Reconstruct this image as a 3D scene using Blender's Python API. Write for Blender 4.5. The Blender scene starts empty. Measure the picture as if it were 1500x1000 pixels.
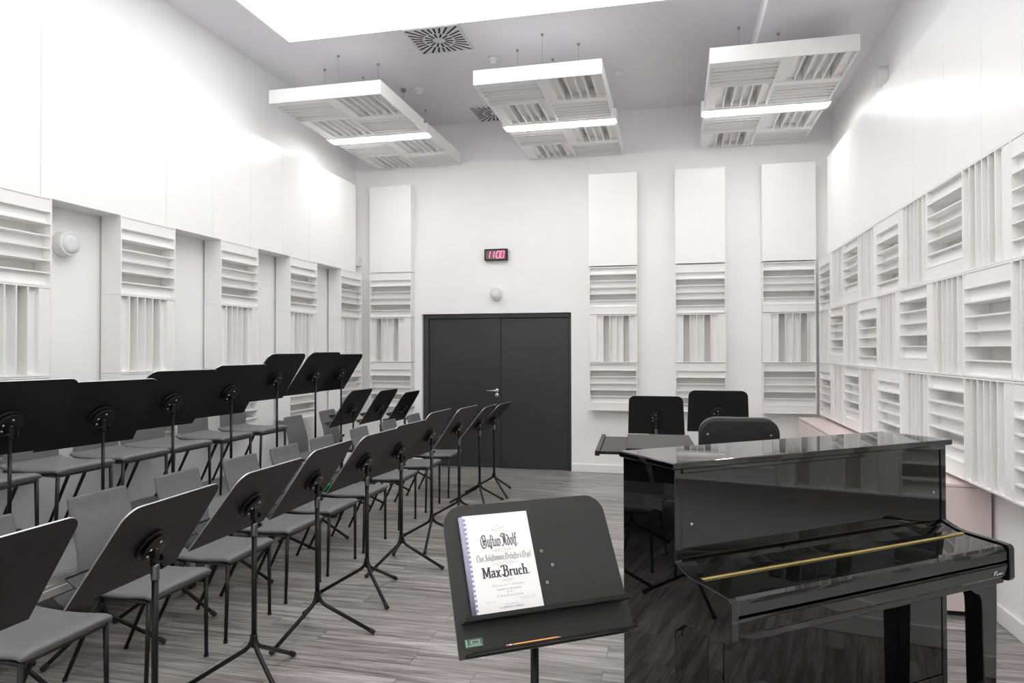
import bpy, bmesh, math, random
from mathutils import Vector, Matrix
random.seed(4)
PI = math.pi
sc = bpy.context.scene
COL = sc.collection

# ------------------------------------------------------------------ materials
def mat(name, col, rough=.5, metal=0., spec=.5, coat=0., noise=0., nscale=8., bump=0., bscale=200., emit=None, estr=0.):
    m = bpy.data.materials.new(name); m.use_nodes = True
    nt = m.node_tree; b = nt.nodes['Principled BSDF']
    b.inputs['Base Color'].default_value = (*col, 1)
    b.inputs['Roughness'].default_value = rough
    b.inputs['Metallic'].default_value = metal
    b.inputs['Specular IOR Level'].default_value = spec
    if coat:
        b.inputs['Coat Weight'].default_value = coat
        b.inputs['Coat Roughness'].default_value = .02
    if emit:
        b.inputs['Emission Color'].default_value = (*emit, 1)
        b.inputs['Emission Strength'].default_value = estr
    tc = nt.nodes.new('ShaderNodeTexCoord')
    if noise:
        n = nt.nodes.new('ShaderNodeTexNoise'); n.inputs['Scale'].default_value = nscale; n.inputs['Detail'].default_value = 4
        nt.links.new(tc.outputs['Object'], n.inputs['Vector'])
        r = nt.nodes.new('ShaderNodeValToRGB')
        r.color_ramp.elements[0].position = .3; r.color_ramp.elements[1].position = .7
        r.color_ramp.elements[0].color = (*[c*(1-noise) for c in col], 1)
        r.color_ramp.elements[1].color = (*[min(1, c*(1+noise)) for c in col], 1)
        nt.links.new(n.outputs['Fac'], r.inputs['Fac']); nt.links.new(r.outputs['Color'], b.inputs['Base Color'])
    if bump:
        n = nt.nodes.new('ShaderNodeTexNoise'); n.inputs['Scale'].default_value = bscale; n.inputs['Detail'].default_value = 3
        nt.links.new(tc.outputs['Object'], n.inputs['Vector'])
        bp = nt.nodes.new('ShaderNodeBump'); bp.inputs['Strength'].default_value = bump; bp.inputs['Distance'].default_value = .002
        nt.links.new(n.outputs['Fac'], bp.inputs['Height']); nt.links.new(bp.outputs['Normal'], b.inputs['Normal'])
    return m

M = {}
LAMP, SKYL = 18., 1.65
M['wall'] = mat('white_wall_paint', (.92, .92, .922), .6, noise=.012, nscale=3)
M['ceil'] = mat('ceiling_paint', (.86, .852, .868), .8, noise=.012, nscale=2)
M['panel'] = mat('white_lacquered_panel', (.93, .93, .93), .28, noise=.008, nscale=2)
M['diff'] = mat('white_painted_diffuser', (.885, .882, .876), .5, noise=.01, nscale=5)
M['well'] = mat('shaded_cream_well', (.74, .73, .68), .6, noise=.02, nscale=5)  # cream of the deep wells, darkened to paint in the shade inside them
M['skirt'] = mat('white_skirting', (.88, .88, .88), .35, noise=.01)
M['black'] = mat('black_powder_coat', (.0105, .0105, .0105), .38, spec=.3, noise=.06, nscale=30)
M['deskb'] = mat('black_sheet_steel', (.0065, .0065, .0065), .42, spec=.35, noise=.05, nscale=9)
M['deskn'] = mat('lit_black_sheet_steel', (.027, .027, .027), .42, spec=.35, noise=.05, nscale=9)  # lighter copy of the desk steel, light on the near front painted in
M['edge'] = mat('desk_edge_glint', (.42, .42, .42), .35, metal=1., noise=.05, nscale=30)  # bright metal stands in for the skylight glint on black edges
M['plastic'] = mat('black_plastic', (.009, .009, .009), .35, spec=.3, noise=.05, nscale=40)
M['rubber'] = mat('black_rubber', (.016, .016, .016), .7, noise=.1, nscale=50)
M['steel'] = mat('bright_bolt_steel', (.62, .62, .62), .3, metal=1., noise=.05)
M['collar'] = mat('dark_nickel_collar', (.22, .22, .22), .3, metal=1., noise=.08, nscale=60)
M['fabric'] = mat('grey_vinyl_upholstery', (.148, .148, .152), .5, spec=.35, noise=.05, nscale=25, bump=.25, bscale=350)
M['under'] = mat('black_chair_underside', (.02, .02, .02), .6, noise=.1, nscale=20)
M['piano'] = mat('black_polished_ebony', (.003, .003, .003), .02, spec=.5, noise=.04, nscale=3)
M['piano'].node_tree.nodes['Principled BSDF'].inputs['IOR'].default_value = 1.72
M['brass'] = mat('brass', (.80, .62, .25), .25, metal=1., noise=.1, nscale=60)
M['door'] = mat('anthracite_door', (.034, .034, .035), .36, noise=.05, nscale=3)
M['frame'] = mat('anthracite_door_frame', (.046, .046, .047), .4, noise=.05, nscale=4)
M['alu'] = mat('aluminium', (.72, .72, .72), .3, metal=1., noise=.05, nscale=20)
M['deckt'] = mat('grey_deck_top', (.21, .21, .21), .5, noise=.12, nscale=14)
M['pink'] = mat('pale_pink_laminate', (.83, .70, .685), .35, noise=.02, nscale=4)
M['paper'] = mat('white_paper', (.91, .91, .92), .6, noise=.01, nscale=10)
M['ink'] = mat('black_ink', (.055, .055, .06), .7, noise=.1)
M['inkgrey'] = mat('grey_ink', (.22, .22, .23), .7, noise=.1)
M['inkpale'] = mat('pale_grey_ink', (.50, .50, .51), .7, noise=.1)
M['comb'] = mat('lavender_plastic_comb', (.34, .34, .47), .4, noise=.05)
M['orange'] = mat('orange_pencil_lacquer', (.85, .36, .06), .35, noise=.05, nscale=80)
M['wood'] = mat('bare_pencil_wood', (.62, .42, .24), .6, noise=.1, nscale=80)
M['eraser'] = mat('pink_eraser', (.75, .25, .25), .6, noise=.05)
M['green'] = mat('green_plastic', (.04, .42, .13), .4, noise=.1, nscale=60)
M['sticker'] = mat('dark_green_sticker', (.10, .19, .16), .5, noise=.2, nscale=120)
M['stickerw'] = mat('pale_green_print', (.42, .55, .50), .5, noise=.1)
M['speaker'] = mat('white_speaker_plastic', (.82, .82, .82), .45, noise=.01)
M['grille'] = mat('white_speaker_grille', (.76, .76, .77), .6, noise=.04, nscale=300)
M['dark'] = mat('dark_void', (.012, .012, .014), .8, noise=.1)
M['ventm'] = mat('white_vent_plate', (.70, .70, .71), .5, noise=.01)
M['leather'] = mat('black_leather', (.022, .022, .022), .36, spec=.4, noise=.1, nscale=30, bump=.2, bscale=200)
M['clockf'] = mat('smoked_clock_face', (.20, .13, .15), .25, noise=.05)
M['led'] = mat('red_led_segments', (.8, .1, .2), .4, emit=(1., .16, .30), estr=1.6)
M['lamp'] = mat('lamp_diffuser', (.9, .9, .9), .5, emit=(1., .985, .96), estr=LAMP)
M['fill_lamp'] = mat('fill_lamp_diffuser', (.9, .9, .9), .5, emit=(1., .985, .96), estr=29.)  # covers of the fill lamps added at the camera end
M['sky'] = mat('skylight_glass', (.9, .9, .9), .4, emit=(.98, .99, 1.), estr=SKYL)
M['wire'] = mat('steel_wire', (.35, .35, .35), .4, metal=1., noise=.05)
M['logo'] = mat('white_logo_print', (.85, .85, .85), .4, noise=.02)

def floor_mat():
    m = bpy.data.materials.new('grey_wood_plank_floor'); m.use_nodes = True
    nt = m.node_tree; b = nt.nodes['Principled BSDF']; L = nt.links; N = nt.nodes.new
    tc = N('ShaderNodeTexCoord')
    br = N('ShaderNodeTexBrick'); br.offset = .37; br.offset_frequency = 2
    br.inputs['Scale'].default_value = 1.; br.inputs['Brick Width'].default_value = .95; br.inputs['Row Height'].default_value = .15
    br.inputs['Mortar Size'].default_value = .0016; br.inputs['Mortar Smooth'].default_value = .3; br.inputs['Bias'].default_value = 0
    br.inputs['Color1'].default_value = (0, 0, 0, 1); br.inputs['Color2'].default_value = (1, 1, 1, 1); br.inputs['Mortar'].default_value = (.3, .3, .3, 1)
    L.new(tc.outputs['Object'], br.inputs['Vector'])
    # per-plank offset of the grain
    add = N('ShaderNodeVectorMath'); add.operation = 'MULTIPLY_ADD'
    L.new(br.outputs['Color'], add.inputs[0]); add.inputs[1].default_value = (7, 5, 3); L.new(tc.outputs['Object'], add.inputs[2])
    mp = N('ShaderNodeMapping'); mp.inputs['Scale'].default_value = (1.6, 26, 1); L.new(add.outputs[0], mp.inputs['Vector'])
    n1 = N('ShaderNodeTexNoise'); n1.inputs['Scale'].default_value = 1.; n1.inputs['Detail'].default_value = 6; n1.inputs['Roughness'].default_value = .62
    L.new(mp.outputs[0], n1.inputs['Vector'])
    mp2 = N('ShaderNodeMapping'); mp2.inputs['Scale'].default_value = (5, 95, 1); L.new(add.outputs[0], mp2.inputs['Vector'])
    n2 = N('ShaderNodeTexNoise'); n2.inputs['Scale'].default_value = 1.; n2.inputs['Detail'].default_value = 4
    L.new(mp2.outputs[0], n2.inputs['Vector'])
    r1 = N('ShaderNodeValToRGB'); e = r1.color_ramp.elements
    e[0].position = .3; e[0].color = (.115, .102, .095, 1); e[1].position = .7; e[1].color = (.52, .495, .487, 1)
    k = r1.color_ramp.elements.new(.5); k.color = (.325, .306, .299, 1)
    L.new(n1.outputs['Fac'], r1.inputs['Fac'])
    r2 = N('ShaderNodeValToRGB'); r2.color_ramp.elements[0].position = .36; r2.color_ramp.elements[0].color = (.62, .61, .6, 1)
    r2.color_ramp.elements[1].position = .58; r2.color_ramp.elements[1].color = (1, 1, 1, 1)
    L.new(n2.outputs['Fac'], r2.inputs['Fac'])
    mx = N('ShaderNodeMixRGB'); mx.blend_type = 'MULTIPLY'; mx.inputs['Fac'].default_value = .8
    L.new(r1.outputs['Color'], mx.inputs['Color1']); L.new(r2.outputs['Color'], mx.inputs['Color2'])
    # plank to plank tone
    hs = N('ShaderNodeMapRange'); hs.inputs['To Min'].default_value = .82; hs.inputs['To Max'].default_value = 1.16
    L.new(br.outputs['Color'], hs.inputs['Value'])
    mx2 = N('ShaderNodeVectorMath'); mx2.operation = 'SCALE'
    L.new(mx.outputs['Color'], mx2.inputs[0]); L.new(hs.outputs[0], mx2.inputs['Scale'])
    mx3 = N('ShaderNodeMixRGB'); mx3.inputs['Color2'].default_value = (.07, .062, .058, 1)
    L.new(br.outputs['Fac'], mx3.inputs['Fac']); L.new(mx2.outputs[0], mx3.inputs['Color1'])
    L.new(mx3.outputs['Color'], b.inputs['Base Color'])
    b.inputs['Roughness'].default_value = .36; b.inputs['Specular IOR Level'].default_value = .5
    bp = N('ShaderNodeBump'); bp.inputs['Strength'].default_value = .25; bp.inputs['Distance'].default_value = .002
    L.new(n2.outputs['Fac'], bp.inputs['Height']); L.new(bp.outputs['Normal'], b.inputs['Normal'])
    return m
M['floor'] = floor_mat()

# ------------------------------------------------------------------ mesh helpers
def box(bm, x0, x1, y0, y1, z0, z1, mi=0):
    vs = [bm.verts.new(p) for p in ((x0,y0,z0),(x1,y0,z0),(x1,y1,z0),(x0,y1,z0),(x0,y0,z1),(x1,y0,z1),(x1,y1,z1),(x0,y1,z1))]
    for f in ((3,2,1,0),(4,5,6,7),(0,1,5,4),(1,2,6,5),(2,3,7,6),(3,0,4,7)):
        bm.faces.new([vs[i] for i in f]).material_index = mi
    return vs

def prism(bm, poly, y0, y1, axis='y', mi=0):
    """poly = list of 2-D points, extruded along an axis; poly is (x,z) for y, (y,z) for x, (x,y) for z"""
    def P(p, t):
        return (p[0], t, p[1]) if axis == 'y' else ((t, p[0], p[1]) if axis == 'x' else (p[0], p[1], t))
    a = [bm.verts.new(P(p, y0)) for p in poly]; b = [bm.verts.new(P(p, y1)) for p in poly]
    n = len(poly)
    bm.faces.new(a).material_index = mi; bm.faces.new(b[::-1]).material_index = mi
    for i in range(n):
        bm.faces.new((a[i], b[i], b[(i+1) % n], a[(i+1) % n])).material_index = mi

def tube(bm, pts, r, seg=12, caps=True, mi=0):
    pts = [Vector(p) for p in pts]
    rs = r if isinstance(r, (list, tuple)) else [r]*len(pts)
    rings = []; prev = None
    for i, p in enumerate(pts):
        t = (pts[min(i+1, len(pts)-1)] - pts[max(i-1, 0)]).normalized()
        if prev is None:
            u = t.cross(Vector((0, 0, 1)))
            if u.length < 1e-3: u = t.cross(Vector((1, 0, 0)))
        else:
            u = prev - t*prev.dot(t)
        u.normalize(); prev = u; v = t.cross(u)
        rings.append([bm.verts.new(p + rs[i]*(math.cos(2*PI*k/seg)*u + math.sin(2*PI*k/seg)*v)) for k in range(seg)])
    for a, b in zip(rings, rings[1:]):
        for k in range(seg):
            f = bm.faces.new((a[k], a[(k+1) % seg], b[(k+1) % seg], b[k])); f.smooth = True; f.material_index = mi
    if caps:
        bm.faces.new(rings[0][::-1]).material_index = mi; bm.faces.new(rings[-1]).material_index = mi

def bend(p0, p1, p2, r, n=6):
    """polyline p0 - p1 - p2 with the corner at p1 rounded"""
    p0, p1, p2 = Vector(p0), Vector(p1), Vector(p2)
    a = p1 + (p0-p1).normalized()*r; b = p1 + (p2-p1).normalized()*r
    out = [p0]
    for i in range(n+1):
        t = i/n; out.append(a*(1-t)**2 + p1*2*t*(1-t) + b*t*t)
    return out + [p2]

def lathe(bm, prof, seg=32, M4=None, mi=0):
    """prof: (radius, height) list about z"""
    rings = []
    for r, z in prof:
        if r < 1e-6:
            rings.append([bm.verts.new((0, 0, z))])
        else:
            rings.append([bm.verts.new((r*math.cos(2*PI*k/seg), r*math.sin(2*PI*k/seg), z)) for k in range(seg)])
    for a, b in zip(rings, rings[1:]):
        for k in range(seg):
            k2 = (k+1) % seg
            if len(a) == 1 and len(b) == 1: continue
            if len(a) == 1: f = bm.faces.new((a[0], b[k2], b[k]))
            elif len(b) == 1: f = bm.faces.new((a[k], a[k2], b[0]))
            else: f = bm.faces.new((a[k], a[k2], b[k2], b[k]))
            f.smooth = True; f.material_index = mi
    if M4 is not None:
        for ring in rings:
            for v in ring: v.co = M4 @ v.co

def mesh(name, bm, mats, bevel=0., bseg=2, smooth=None):
    bmesh.ops.recalc_face_normals(bm, faces=bm.faces[:])
    me = bpy.data.meshes.new(name); bm.to_mesh(me); bm.free()
    for m in (mats if isinstance(mats, (list, tuple)) else [mats]): me.materials.append(m)
    me['bevel'] = bevel; me['bseg'] = bseg
    return me

def link(name, me, parent=None, loc=None, rot=None):
    o = bpy.data.objects.new(name, me); COL.objects.link(o)
    if parent is not None: o.parent = parent
    if loc is not None: o.location = loc
    if rot is not None: o.rotation_euler = rot
    if me is not None and me.get('bevel', 0) > 0:
        b = o.modifiers.new('bevel', 'BEVEL'); b.width = me['bevel']; b.segments = me['bseg']; b.limit_method = 'ANGLE'; b.angle_limit = math.radians(40)
        b.harden_normals = False
    return o

def tag(o, label, cat, group=None):
    o['label'] = label; o['category'] = cat
    if group: o['group'] = group
    return o

def thing(name, label, cat, loc=(0, 0, 0), rz=0., group=None):
    o = bpy.data.objects.new(name, None); COL.objects.link(o)
    o.location = loc; o.rotation_euler = (0, 0, rz); o.empty_display_size = .1
    return tag(o, label, cat, group)

def struct(name, bm, m, bevel=0., parent=None):
    o = link(name, mesh(name, bm, m, bevel), parent)
    if parent is None: o['kind'] = 'structure'
    return o

ORD = ['first', 'second', 'third', 'fourth', 'fifth', 'sixth', 'seventh', 'eighth', 'ninth', 'tenth', 'eleventh', 'twelfth',
       'thirteenth', 'fourteenth', 'fifteenth', 'sixteenth']

# ------------------------------------------------------------------ the room
XL, XR, YB, YF, ZC = -4.30, 1.80, 8.97, -2.2, 4.59
XLF, XRF, YBF = -4.104, 1.621, 8.819          # faces of the wall panels
DX0, DX1, DZ = -3.340, -1.310, 2.045          # door opening

bm = bmesh.new(); box(bm, XL-.2, XR+.2, YF-.2, YB+.3, -.1, 0); struct('floor', bm, M['floor'])
bm = bmesh.new(); box(bm, XL-.2, XR+.2, YF-.2, YB+.3, ZC, ZC+.12); struct('ceiling', bm, M['ceil'])
bm = bmesh.new(); box(bm, .735, XR, YF, YB, 4.375, ZC+.02); struct('ceiling_soffit', bm, M['ceil'])
bm = bmesh.new(); box(bm, XL-.2, XL, YF-.2, YB+.3, 0, ZC); struct('wall_left', bm, M['wall'])
bm = bmesh.new(); box(bm, XR, XR+.2, YF-.2, YB+.3, 0, ZC); struct('wall_right', bm, M['wall'])
bm = bmesh.new(); box(bm, XL, XR, YF-.2, YF, 0, ZC); struct('wall_front', bm, M['wall'])
bm = bmesh.new()
box(bm, XL, DX0, YB, YB+.2, 0, ZC); box(bm, DX1, XR, YB, YB+.2, 0, ZC); box(bm, DX0, DX1, YB, YB+.2, DZ, ZC)
struct('wall_back', bm, M['wall'])

# baseboards
def board(name, x0, x1, y0, y1):
    bm = bmesh.new(); box(bm, x0, x1, y0, y1, 0, .105); struct(name, bm, M['skirt'], .006)
board('baseboard_back', DX1, XR-.018, YB-.018, YB)
board('baseboard_right', XR-.018, XR, YF, YB)
board('baseboard_left', XL, XL+.018, YF, YB)
bm = bmesh.new(); box(bm, XL+.018, DX0, YB-.018, YB, 0, .105); struct('baseboard_back_left', bm, M['skirt'], .006)

# double door
bm = bmesh.new()
box(bm, DX0, DX0+.075, YB+.045, YB+.13, 0, DZ); box(bm, DX1-.04, DX1, YB+.045, YB+.13, 0, DZ); box(bm, DX0+.075, DX1-.04, YB+.045, YB+.13, DZ-.06, DZ)
dr = struct('door_1', bm, M['frame'], .004)
for i, (a, b) in enumerate(((DX0+.079, -2.262), (-2.258, DX1-.044))):
    bm = bmesh.new(); box(bm, a, b, YB+.07, YB+.115, .006, DZ-.064)
    leaf = struct('door_leaf', bm, M['door'], .003, dr)
    if i == 0:
        bm = bmesh.new()
        for z, r in ((1.023, .026), (.965, .026)):
            lathe(bm, [(0, .012), (r*.9, .012), (r, .008), (r, 0)], 24, Matrix.Translation((-2.315, YB+.07, z)) @ Matrix.Rotation(PI/2, 4, 'X'))
        tube(bm, bend((-2.315, YB+.065, 1.023), (-2.315, YB+.015, 1.023), (-2.445, YB+.015, 1.023), .016), .0095, 12)
        link('handle', mesh('handle', bm, M['alu']), leaf)['label'] = 'silver lever handle with round rose and keyhole rose'
        bm = bmesh.new(); box(bm, -2.317, -2.313, YB+.056, YB+.06, .955, .972); link('keyhole', mesh('keyhole', bm, M['dark']), leaf)
bm = bmesh.new(); box(bm, DX0, DX1, YB+.13, YB+.2, 0, DZ); struct('door_backing', bm, M['dark'], 0, dr)

# skylight: luminous glass flush in the ceiling
bm = bmesh.new(); box(bm, -3.67, .42, 2.5, 6.17, ZC-.012, ZC+.01)
o = struct('window_1', bm, M['sky'])

# ------------------------------------------------------------------ slatted diffusers
SEQ = (0, 1, 4, 2, 2, 4, 1)
DEP = {0: .004, 1: .034, 2: .068, 4: .128}
def diffuser_meshes(s, depth, flip, pre, tf=.009):
    seq = SEQ[::-1] if flip else SEQ
    h = s/2; rim = .010
    bm = bmesh.new()   # outer frame + back
    box(bm, -h, h, 0, depth, h-rim, h); box(bm, -h, h, 0, depth, -h, -h+rim)
    box(bm, -h, -h+rim, 0, depth, -h+rim, h-rim); box(bm, h-rim, h, 0, depth, -h+rim, h-rim)
    fr = mesh(pre+'_frame', bm, M['diff'])
    w = (s-2*rim)/7; t = tf
    bm = bmesh.new()
    for i in range(1, 7):
        x = -h+rim+w*i; box(bm, x-t/2, x+t/2, .001, depth-.002, -h+rim, h-rim)
    sl = mesh(pre+'_slats', bm, M['diff'])
    bm = bmesh.new()
    sc_ = (depth-.012)/.138
    for i, d in enumerate(seq):
        x = -h+rim+w*i; y = DEP[d]*min(1, sc_) if d else .004
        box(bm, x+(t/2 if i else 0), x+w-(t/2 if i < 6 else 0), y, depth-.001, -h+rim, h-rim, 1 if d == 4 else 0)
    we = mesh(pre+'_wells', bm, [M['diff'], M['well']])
    return fr, sl, we
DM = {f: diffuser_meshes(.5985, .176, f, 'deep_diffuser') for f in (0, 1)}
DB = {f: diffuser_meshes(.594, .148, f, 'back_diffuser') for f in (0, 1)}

def diffuser(meshes, loc, rz, horizontal, label, group):
    o = thing('acoustic_diffuser', label, 'acoustic panel', loc, 0, group)
    m = Matrix.Rotation(rz, 3, 'Z')
    if horizontal: m = m @ Matrix.Rotation(PI/2, 3, 'Y')
    o.rotation_euler = m.to_euler()
    link('frame', meshes[0], o); link('slats', meshes[1], o); link('well_floors', meshes[2], o)
    return o
ROWZ = (2.305, 1.705, 1.104); ROWN = ('top', 'middle', 'bottom')
# right wall chequerboard
for k in range(16):
    y = 8.449 - .6*k
    for r in range(3):
        hor = (k+r) % 2 == 0
        diffuser(DM[(k//2+r) % 2], (XRF, y, ROWZ[r]), -PI/2, hor,
                 'white diffuser with %s slats, %s row of right wall, %s from the back corner' % ('horizontal' if hor else 'upright', ROWN[r], ORD[k]),
                 'slatted diffusers covering the right wall')
# left wall pilasters
for c, y0 in enumerate((3.318, 4.522, 5.730, 6.930, 8.132)):
    for r in range(3):
        hor = r != 1
        nm = ORD[4-c]
        diffuser(DM[(r) % 2], (XLF, y0+.293, ROWZ[r]-.012), PI/2, hor,
                 'white diffuser with %s slats, %s of the %s left wall pilaster from the back' % ('horizontal' if hor else 'upright', ROWN[r], nm),
                 'slatted diffusers on the left wall pilasters')
# back wall columns
BW = [('leftmost column, left of the door', -4.0305+.2925), ('column right of the door', -.7645), ('middle right column', .291), ('column in the right corner', 1.305)]
bcx = [(-4.030, -3.446), (-1.061, -.467), (.002, .581), (1.011, 1.600)]
bname = ['column left of the door', 'column just right of the door', 'column second right of the door', 'column in the right corner']
for c, (a, b) in enumerate(bcx):
    x = (a+b)/2
    for r in range(3):
        hor = r != 1
        diffuser(DB[(r+c) % 2 if c != 2 else r % 2], (x, YBF, ROWZ[r]-.004), 0, hor,
                 'white diffuser with %s slats, %s of back wall %s' % ('horizontal' if hor else 'upright', ROWN[r], bname[c]),
                 'slatted diffusers in columns on the back wall')

# plain white upper panels
def flat_panel(x0, x1, y0, y1, z0, z1, label, group):
    bm = bmesh.new(); box(bm, x0, x1, y0, y1, z0, z1)
    o = link('wall_panel', mesh('wall_panel', bm, M['panel'], .002), None); tag(o, label, 'wall panel', group)
for c, (a, b) in enumerate(bcx):
    top = 3.768; bot = 2.612 if c != 0 else 2.605
    e = .006
    flat_panel(a-e, b+e, YBF-.004, YB, bot, top, 'tall plain white panel above the back wall %s' % bname[c], 'plain panels above the back wall columns')
seams = [(1.45, 2.632), (2.632, 3.822), (3.822, 5.005), (5.005, 5.604), (5.604, 6.182), (6.182, 6.767), (6.767, 7.33), (7.33, 8.537)]
nl = len(seams)
for i, (a, b) in enumerate(seams):
    flat_panel(XL, XLF-.001, a+.002, b-.002, 2.590, 3.737, 'smooth white panel high on the left wall, %s from the back corner' % ORD[nl-1-i], 'plain panels high on the left wall')
seams = [(8.25, 6.004), (6.004, 5.42), (5.42, 4.833), (4.833, 4.287), (4.287, 3.1), (3.1, 1.91), (1.91, .72), (.72, -.47)]
for i, (b, a) in enumerate(seams):
    flat_panel(XRF+.001, XR, a+.002, b-.002, 2.606, 3.664, 'smooth white panel high on the right wall, %s from the back corner' % ORD[i], 'plain panels high on the right wall')

# ------------------------------------------------------------------ ceiling clouds, lamps, vents, detectors
CM = {f: diffuser_meshes(.592, .13, f, 'cloud', .013) for f in (0, 1)}
def cloud(x, y, L, label):
    o = thing('ceiling_cloud', label, 'acoustic ceiling panel', (x, y, 4.035), 0, 'suspended slatted ceiling panels')
    bm = bmesh.new(); t = .006; h = .6; l = L/2
    box(bm, -h, h, -l, -l+t, 0, .137); box(bm, -h, h, l-t, l, 0, .137)
    box(bm, -h, -h+t, -l+t, l-t, 0, .137); box(bm, h-t, h, -l+t, l-t, 0, .137); box(bm, -h+t, h-t, -l+t, l-t, .131, .137)
    link('frame', mesh('cloud_frame', bm, M['diff'], .001), o)
    for i, sx in enumerate((-1, 1)):
        for j, sy in enumerate((-1, 1)):
            par = (i+j) % 2 == 0    # slats along x
            m = Matrix.Rotation(PI/2, 3, 'X')
            if par: m = m @ Matrix.Rotation(PI/2, 3, 'Y')
            f = 0
            p = link('diffuser_module', CM[f][0], o, (sx*.2965, sy*(l/2-.0035), .0005), m.to_euler())
            p.scale = ((1, 1, (L-.016)/1.184) if not par else ((L-.016)/1.184, 1, 1))
            link('slats', CM[f][1], p); link('well_floors', CM[f][2], p)
    for sx, sy in ((-.31, 0), (.31, 0), (0, -.29), (0, .3)):
        z1 = (ZC if x+sx < .735 else 4.375)-4.035
        bm = bmesh.new(); tube(bm, [(sx, sy, .137), (sx, sy, z1-.02)], .0011, 6)
        lathe(bm, [(0, z1), (.014, z1), (.014, z1-.010), (.005, z1-.024), (0, z1-.024)], 16, Matrix.Translation((sx, sy, 0)))
        link('suspension_wire', mesh('suspension_wire', bm, M['wire']), o)
    return o
CX = (-3.365, -1.235, .898); cn = ('left', 'middle', 'right')
for i, x in enumerate(CX):
    cloud(x, 6.885, 1.2, 'square slatted white panel hung from the ceiling, nearer one of the %s pair' % cn[i])
    cloud(x, 8.335, 1.16, 'square slatted white panel near the back wall, farther one of the %s pair' % cn[i])
    o = thing('linear_lamp', 'glowing white strip lamp between the two %s ceiling panels' % cn[i], 'lamp', (x, 7.62, 4.02), 0, 'strip lamps between the ceiling panels')
    bm = bmesh.new(); box(bm, -.63, .63, -.105, .105, .012, .12); link('housing', mesh('housing', bm, M['diff'], .006), o)
    bm = bmesh.new(); box(bm, -.605, .605, -.062, .062, 0, .013); link('lamp_cover', mesh('lamp_cover', bm, M['lamp'], .004), o)['label'] = 'glowing lamp cover'
    for sx in (-.3, .3):
        z1 = (ZC if x+sx < .735 else 4.375)-4.02
        bm = bmesh.new(); tube(bm, [(sx, 0, .12), (sx, 0, z1-.02)], .002, 6); lathe(bm, [(0, z1), (.03, z1), (.03, z1-.03), (0, z1-.03)], 16, Matrix.Translation((sx, 0, 0)))
        link('suspension_rod', mesh('suspension_rod', bm, M['wire']), o)

for i, x, y in [(i, x, y) for y in (1.5, -.6) for i, x in enumerate(CX) if y < 0 or i > 0]:      # unseen strip lamps added over the camera end as fill light
    o = thing('linear_lamp', 'added white fill lamp %s the camera, %s one of its row' % ('hung behind' if y < 0 else 'hung above', cn[i]), 'lamp', (x, y, 4.02), 0, 'added fill lamps at the camera end')
    bm = bmesh.new(); box(bm, -.63, .63, -.105, .105, .012, .12); link('housing', mesh('housing', bm, M['diff'], .006), o)
    bm = bmesh.new(); box(bm, -.605, .605, -.062, .062, 0, .013); link('lamp_cover', mesh('lamp_cover', bm, M['fill_lamp'], .004), o)
    for sx in (-.3, .3):
        z1 = (ZC if x+sx < .735 else 4.375)-4.02
        bm = bmesh.new(); tube(bm, [(sx, 0, .12), (sx, 0, z1)], .002, 6); link('suspension_rod', mesh('suspension_rod', bm, M['wire']), o)

def vent(x, y, label):
    s = .275
    o = thing('ceiling_vent', label, 'vent', (x, y, ZC-.011), 0, 'swirl vents in the ceiling')
    bm = bmesh.new(); box(bm, -s, s, -s, s, 0, .011); link('plate', mesh('plate', bm, M['ventm'], .002), o)
    bm = bmesh.new()
    for n, r0, r1, w, off in ((28, .158, None, .0105, .5), (14, .062, .142, .0105, .5)):
        for k in range(n):
            a = 2*PI*(k+off)/n; c, sn = math.cos(a), math.sin(a)
            q = r1 or (s-.022)/max(abs(c), abs(sn))
            v = w*.75
            P = [(r0*c-v*sn, r0*sn+v*c), (q*c-w*sn, q*sn+w*c), (q*c+w*sn, q*sn-w*c), (r0*c+v*sn, r0*sn-v*c)]
            prism(bm, P, -.0015, .002, 'z')
    link('slots', mesh('slots', bm, M['dark']), o)['label'] = 'dark radial slots'
vent(-2.235, 6.478, 'square swirl vent with black radial slots beside the bright skylight')
vent(-2.235, 8.66, 'square swirl vent half hidden behind the middle ceiling panel')

def detector(x, y, label):
    o = thing('smoke_detector', label, 'smoke detector', (x, y, ZC), 0, 'detectors on the ceiling')
    bm = bmesh.new(); lathe(bm, [(0, 0), (.058, 0), (.058, -.022), (.05, -.03), (0, -.03)], 28); link('base', mesh('base', bm, M['speaker']), o)
    bm = bmesh.new(); lathe(bm, [(.036, -.03), (.036, -.05), (.028, -.058), (0, -.06)], 24); link('sensor_cap', mesh('sensor_cap', bm, M['speaker']), o)
detector(-1.83, 7.03, 'round white smoke detector above the middle ceiling panel')
detector(-2.89, 7.66, 'round white smoke detector behind the left ceiling panel')
detector(-.60, 7.70, 'round white smoke detector right of the middle ceiling panel')

def speaker(loc, rot, r, d, label):
    o = thing('wall_speaker', label, 'speaker', loc, 0, 'round wall speakers'); o.rotation_euler = rot   # local z points off the wall
    bm = bmesh.new(); lathe(bm, [(0, 0), (r*.97, 0), (r, .01), (r, d-.02), (r*.96, d-.006), (r*.84, d), (r*.82, d-.006), (0, d-.006)], 40); link('body', mesh('body', bm, M['speaker']), o)
    bm = bmesh.new(); lathe(bm, [(r*.815, d-.006), (r*.8, d+.001), (r*.4, d+.006), (0, d+.008)], 40); link('grille', mesh('grille', bm, M['grille']), o)
speaker((XL, 4.175, 2.327), (0, PI/2, 0), .089, .085, 'round white speaker on the left wall between two pilasters')
speaker((-2.297, YB, 2.300), (PI/2, 0, 0), .083, .075, 'round white speaker above the dark double door')
speaker((XR, 6.70, 3.945), (0, -PI/2, 0), .088, .085, 'round white speaker high on the right wall below the ceiling')

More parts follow.
